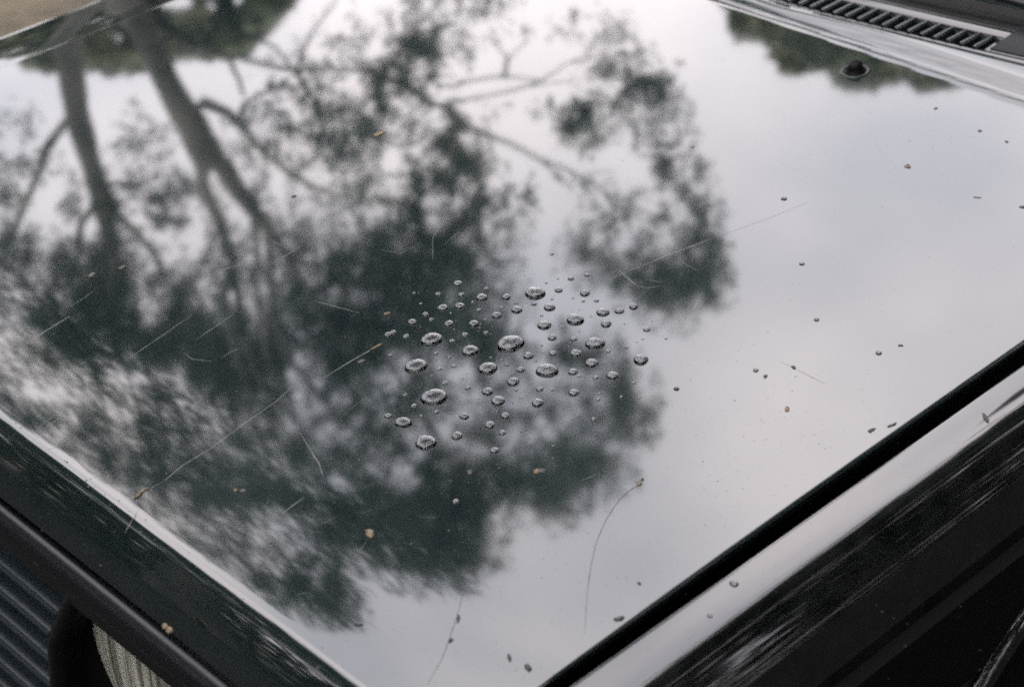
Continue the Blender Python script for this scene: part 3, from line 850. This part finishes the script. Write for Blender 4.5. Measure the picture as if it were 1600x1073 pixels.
br([(230, 0, 30), (243, 22, 30), (256, 42, 26), (278, 60, 20), (319, 76, 15), (356, 87, 12), (412, 101, 11), (469, 111, 10), (520, 109, 9), (575, 112, 11), (631, 131, 12), (669, 157, 11), (706, 176, 10), (744, 204, 9), (800, 225, 8), (837, 246, 7), (875, 259, 6), (905, 277, 6), (946, 300, 5), (965, 330, 3)], DB-.4, tB, m=barkdark, bend=-1.2)
br([(300, 52, 8), (360, 50, 7), (408, 62, 8), (430, 78, 7), (455, 105, 6)], DB-.4, tB, m=barkdark)
br([(356, 88, 8), (366, 108, 8), (374, 130, 7), (380, 150, 5)], DB-.4, tB, m=barkdark)
br([(318, 160, 26), (345, 172, 22), (362, 182, 18), (384, 205, 13), (412, 238, 12), (450, 268, 11), (482, 290, 10), (528, 307, 8), (570, 308, 6), (620, 318, 5)], DB, tB, bend=.8)
br([(375, 190, 10), (380, 165, 8), (400, 150, 7), (430, 138, 5)], DB, tB)
br([(462, 112, 9), (480, 140, 9), (500, 175, 8), (510, 215, 6)], DB-.5, tB, m=barkdark)
br([(487, 55, 5), (505, 30, 5), (530, -2, 4)], DB-.5, tB, m=barkdark); br([(462, 108, 7), (474, 80, 7), (487, 55, 6)], DB-.5, tB, m=barkdark)
br([(640, 138, 8), (675, 130, 7), (700, 134, 6), (732, 128, 6), (785, 120, 6), (819, 122, 4), (850, 128, 3)], DB-.9, tB, bend=-.4)
br([(680, 165, 7), (725, 157, 6), (762, 150, 6), (800, 141, 6), (825, 134, 6), (849, 124, 5), (882, 101, 4), (915, 88, 3)], DB-.9, tB, bend=-.6)
br([(825, 134, 5), (865, 132, 4), (905, 128, 3), (930, 120, 3)], DB-1.2, tB)
br([(787, 122, 7), (791, 105, 7), (794, 90, 6)], DB-1.1, tB); br([(794, 92, 4), (780, 78, 4), (768, 60, 3)], DB-1.1, tB); br([(794, 92, 4), (808, 78, 3), (826, 60, 3)], DB-1.1, tB)
br([(846, 250, 5), (862, 266, 5), (876, 280, 4), (896, 300, 3)], DB-1.2, tB)
br([(905, 277, 4), (930, 270, 3), (965, 268, 3)], DB-1.2, tB)
br([(600, 112, 8), (622, 90, 7), (640, 60, 6), (655, 30, 5), (690, 10, 4)], DB-.8, tB, m=barkdark)
br([(706, 180, 8), (712, 210, 8), (700, 260, 7), (690, 310, 5)], DB-.8, tB)
br([(946, 300, 4), (960, 330, 4), (945, 370, 4)], DB-1.4, tB); br([(946, 300, 4), (1010, 330, 4), (1060, 360, 4)], DB-1.4, tB)
br([(440, 540, 10), (446, 600, 9), (462, 650, 7), (480, 690, 5)], DB, tB, bend=.4)
br([(372, 500, 12), (390, 560, 10), (430, 620, 9), (470, 665, 7)], DB, tB)
br([(360, 400, 14), (352, 470, 12), (362, 540, 10), (385, 600, 9), (420, 655, 7), (445, 710, 5)], DB-.2, tB)
br([(416, 352, 14), (424, 420, 12), (428, 500, 11), (450, 560, 10), (500, 620, 9), (560, 680, 7), (590, 730, 5)], DB-.3, tB)
br([(300, 430, 9), (330, 520, 9), (352, 600, 8), (372, 680, 7), (420, 760, 5)], DA-.5, tA)
br([(178, 400, 14), (172, 450, 13), (176, 520, 11), (200, 580, 8), (215, 640, 6)], DA-.3, tA)
br([(540, 520, 9), (545, 600, 8), (575, 660, 7), (600, 740, 5)], DB, tB)
br([(700, 420, 9), (740, 500, 8), (800, 560, 7), (860, 640, 6), (880, 700, 4)], DB+.1, tB)
br([(345, 330, 10), (336, 370, 9), (318, 410, 8), (300, 450, 7), (290, 500, 5)], DB-.3, tB)
br([(396, 330, 12), (402, 380, 11), (398, 440, 10), (405, 500, 9), (418, 560, 7)], DB-.3, tB)
br([(486, 470, 9), (520, 520, 8), (560, 560, 7), (590, 610, 6)], DB-.3, tB)
br([(130, 420, 9), (118, 470, 8), (90, 520, 7), (70, 560, 5)], DA-.3, tA)
br([(276, 462, 7), (300, 510, 7), (318, 560, 6), (330, 600, 5)], DA-.3, tA)
br([(744, 204, 8), (752, 260, 8), (745, 320, 7), (760, 390, 6), (770, 430, 4)], DB-.7, tB)
# ground the limbs: the crown masses carried by long hidden leaders
br([(520, 420, 12), (560, 500, 11), (610, 570, 9), (650, 640, 8), (700, 700, 6), (720, 780, 5)], DB+.2, tB)

# ------------------------------------------------------------------ distant treeline mirrored near the top edge of the hood
def interp(poly, x):
    for (x0, y0), (x1, y1) in zip(poly, poly[1:]):
        if x0 <= x <= x1: return y0+(y1-y0)*(x-x0)/max(1e-6, x1-x0)
    return None
def far_tree(poly, D, label, group, holes=(), seed=0, size=.3, dens_=1.0, base=-190):
    rnd2 = random.Random(seed); c = []
    x0, x1 = poly[0][0], poly[-1][0]
    n_ = int((x1-x0)*1.0)
    for i in range(int((x1-x0)*(130-base)/17*dens_)):
        x = rnd2.uniform(x0, x1); yb = interp(poly, x)+5*noise.noise(Vector((x/14, seed, 0)))
        y = base+(yb-base)*rnd2.random()**.72
        if any(((x-hx)/hw)**2+((y-hy)/hh_)**2 < 1 for hx, hy, hw, hh_ in holes): continue
        c.append((world_at(x, y, D+rnd2.gauss(0, .6)), rnd2.uniform(.5, 1.1)))
    cen = world_at((x0+x1)/2, -20, D); t = empty('bushy_tree', (0, 0, 0)); tag(t, label, 'tree', group)
    leaf_cloud('crown', c, bushm, size, t, .6)
    V = []
    for k in range(8):
        z = (cen.z+1.2)*k/7
        for i in range(10):
            a = 2*math.pi*i/10; r = .22*(1-.07*k)*(1.5 if k == 0 else 1)
            V.append((cen.x+r*math.cos(a)+.1*math.sin(k*.9), cen.y+r*math.sin(a), z-.05))
    obj('trunk', V, grid_faces(10, 8, 0, True), barkdark, t)
G = 'far treeline mirrored at the back of the hood'
far_tree([(-160, 70), (-40, 78), (20, 82), (40, 104), (70, 112), (130, 112), (200, 114), (236, 106)], 19, 'olive green bushy tree in the far treeline behind the straight gum trunk', G, ((158, 30, 26, 8), (184, 56, 15, 10), (30, 66, 30, 7)), 1)
far_tree([(-620, 90), (-500, 70), (-380, 95), (-250, 80), (-150, 76)], 19, 'olive green bushy tree at the left end of the far treeline', G, (), 9)
far_tree([(225, 100), (262, 92), (320, 88), (350, 88), (385, 84), (405, 66), (412, 46), (440, 26), (462, 4), (475, -40)], 18, 'olive green bushy tree in the far treeline behind the leaning gum', G, ((272, 8, 34, 14), (352, 6, 34, 18), (262, 52, 10, 8)), 2)
far_tree([(1140, 30), (1150, 58), (1190, 62), (1205, 75), (1215, 108), (1240, 118), (1290, 106), (1312, 136), (1350, 144), (1385, 130), (1412, 124), (1440, 142), (1476, 136), (1520, 120), (1580, 95)], 17, 'brown green bushy tree in the treeline mirrored below the cowl vents', G, (), 3, .26, 1.0, -60)
# trees all round the parking place; they shade the car sides
def round_tree(seed, hgt, rad, nleaf, parent_name='shade_tree'):
    rnd3 = random.Random(seed); t = empty(parent_name, (0, 0, 0)); c = []
    lobes = [(Vector((rnd3.gauss(0, .38)*rad, rnd3.gauss(0, .38)*rad, hgt*rnd3.uniform(.30, .92))), rnd3.uniform(.30, .52)*rad) for _ in range(16)]
    for i in range(nleaf):
        cc, r = rnd3.choice(lobes); d = Vector((rnd3.gauss(0, 1), rnd3.gauss(0, 1), rnd3.gauss(0, 1))).normalized()
        c.append((cc+d*r*rnd3.random()**.45, rnd3.uniform(.6, 1.2)))
    leaf_cloud('crown', c, leafm, .26, t, .42)
    V = []
    for k in range(9):
        z = hgt*.7*k/8
        for i in range(10):
            a = 2*math.pi*i/10; r = .17*(1-.08*k)*(1.5 if k == 0 else 1); V.append((r*math.cos(a)+.12*math.sin(k*.8+seed), r*math.sin(a), z-.05))
    obj('trunk', V, grid_faces(10, 9, 0, True), bark, t)
    return t
base_trees = [round_tree(31, 8.2, 2.6, 8200), round_tree(47, 7.4, 2.3, 7600)]
spots = [(-176, 7.6, .72), (-160, 6.6, .95), (-144, 6.0, 1.1), (-128, 6.4, 1.2), (-110, 6.8, 1.1), (-92, 7.2, 1.0), (-74, 7.6, 1.0), (-54, 7.4, .95),
         (-34, 7.2, 1.0), (-14, 6.8, 1.1), (6, 6.4, 1.35), (24, 6.2, 1.55), (42, 6.0, 1.65), (60, 6.2, 1.7), (78, 7.4, 1.3), (94, 12.5, .8), (33, 6.4, .62), (-150, 7.6, .8)]
sides = ['front right', 'front', 'near side', 'rear']
desc = ['broad', 'slim', 'tall', 'loose', 'dense', 'low', 'leafy', 'ragged', 'narrow', 'round', 'bent', 'spreading', 'thin', 'bushy', 'shaggy', 'upright', 'stocky', 'open', 'drooping', 'young']
for i, (az, dd, sc_) in enumerate(spots):
    src = base_trees[i % 2]
    if i < 2: t = src
    else:
        t = src.copy(); COL.objects.link(t)
        for ch in src.children:
            c = ch.copy(); COL.objects.link(c); c.parent = t
    t.location = (dd*math.cos(R_(az)), .5+dd*math.sin(R_(az)), 0); t.rotation_euler = (0, 0, i*1.3); t.scale = (sc_, sc_, sc_)
    where = 'off the front right corner' if az < -135 else 'ahead of the grille' if az < -65 else 'beside the headlight corner' if az < -25 else 'beside the wheel' if az < 25 else 'behind the windscreen side'
    tag(t, '%s green shade tree out of frame %s of the car' % (desc[i], where), 'tree', 'shade trees round the parking place')

def shrub(seed, n=5200):
    rnd3 = random.Random(seed); t = empty('tall_shrub', (0, 0, 0)); c = []
    lobes = [(Vector((rnd3.uniform(-1.2, 1.2), rnd3.uniform(-.6, .6), rnd3.uniform(.35, 2.7))), rnd3.uniform(.6, 1.0)) for _ in range(18)]
    for i in range(n):
        cc, r = rnd3.choice(lobes); d = Vector((rnd3.gauss(0, 1), rnd3.gauss(0, 1), rnd3.gauss(0, 1))).normalized()
        q = cc+d*r*rnd3.random()**.4; q.z = max(.05, q.z); c.append((q, rnd3.uniform(.6, 1.2)))
    leaf_cloud('foliage', c, leafm, .17, t, .5)
    V = []; F = []
    for k in range(5):
        a = k*1.3+seed; o = len(V)
        for j in range(5):
            z = 2.2*j/4
            for i in range(6): V.append((.12*k-.25+(.1+.35*z*.4)*math.cos(a)+.03*math.cos(i*1.047), (.1+.35*z*.4)*math.sin(a)+.03*math.sin(i*1.047), z-.05))
        F += grid_faces(6, 5, o, True)
    obj('stem', V, F, barkdark, t); return t
bs = [shrub(3), shrub(8)]
k = 0
for az in range(-186, 84, 12):
    src = bs[k % 2]
    if k < 2: t = src
    else:
        t = src.copy(); COL.objects.link(t)
        for ch in src.children: c = ch.copy(); COL.objects.link(c); c.parent = t
    dd = 9.0+.8*math.sin(k*2.1)
    if az > 60: dd += 2
    t.location = (dd*math.cos(R_(az)), .5+dd*math.sin(R_(az)), 0); t.rotation_euler = (0, 0, R_(az+90)); sc_ = 1+.12*math.sin(k*1.7); t.scale = (sc_, sc_, sc_)
    tag(t, '%s dark hedge shrub, %s one counted clockwise from behind the windscreen, out of frame' % (('tall', 'wide')[k % 2], 'first second third fourth fifth sixth seventh eighth ninth tenth eleventh twelfth thirteenth fourteenth fifteenth sixteenth seventeenth eighteenth nineteenth twentieth last-but-two last-but-one last'.split()[22-k]), 'shrub', 'shrubs of the hedge round the parking place'); k += 1
# ------------------------------------------------------------------ ground
V = []; F = []
N = 60
def gc(i): t = (i/N-.5)*2; return 400*abs(t)**3*(1 if t > 0 else -1)+t*6
for j in range(N+1):
    for i in range(N+1):
        x, y = gc(i), gc(j); V.append((x, y, .03*noise.noise(Vector((x*.6, y*.6, 0)))*min(1, math.hypot(x, y-1)/4) if abs(x) < 40 else 0))
g = obj('ground', V, grid_faces(N+1, N+1), groundm); g['kind'] = 'structure'
asph = mat('asphalt', (.035, .035, .035), .9); noise_color(asph, (.006, .006, .006), (.018, .0175, .017), 90, 6); add_bump(asph, 160, .8, .004, 4)
V = []; F = []
def dx0(y): t = max(0, min(1, (y-.2)/1.2)); return -10+8.6*t*t*(3-2*t)
for j in range(81):
    for i in range(41):
        y = -12+26*j/80; x = dx0(y)+(10-dx0(y))*i/40; V.append((x, y, .036))
d_ = obj('driveway', V, grid_faces(41, 81), asph); d_['kind'] = 'structure'
# water bead and pale buds at the nose
for (px, py, y_, rr_, m_, nm, lb, ct) in ((25, 951, GY-.0015, .0042, water, 'water_drop', 'single water bead on a grille slat at the lower left', 'water drop'),
                             (22, 562, None, 0, None, '', '', '')):
    if y_ is None: continue
    q = on_front(px, py, y_); o = blob_at(q, (0, -.8, .6), rr_, m_, nm, .7, 2); tag(o, lb, ct)
for (px, py, r_, lb) in ((258, 978, .0030, 'upper cream bud crumb caught in the seam above the headlight'), (265, 984, .0034, 'lower cream bud crumb caught in the seam above the headlight')):
    q = on_front(px, py, GY+.0005); o = blob_at(q, (.1, -.8, .6), r_, huskm, 'bud_crumb', .8, 3); tag(o, lb, 'bud crumb')
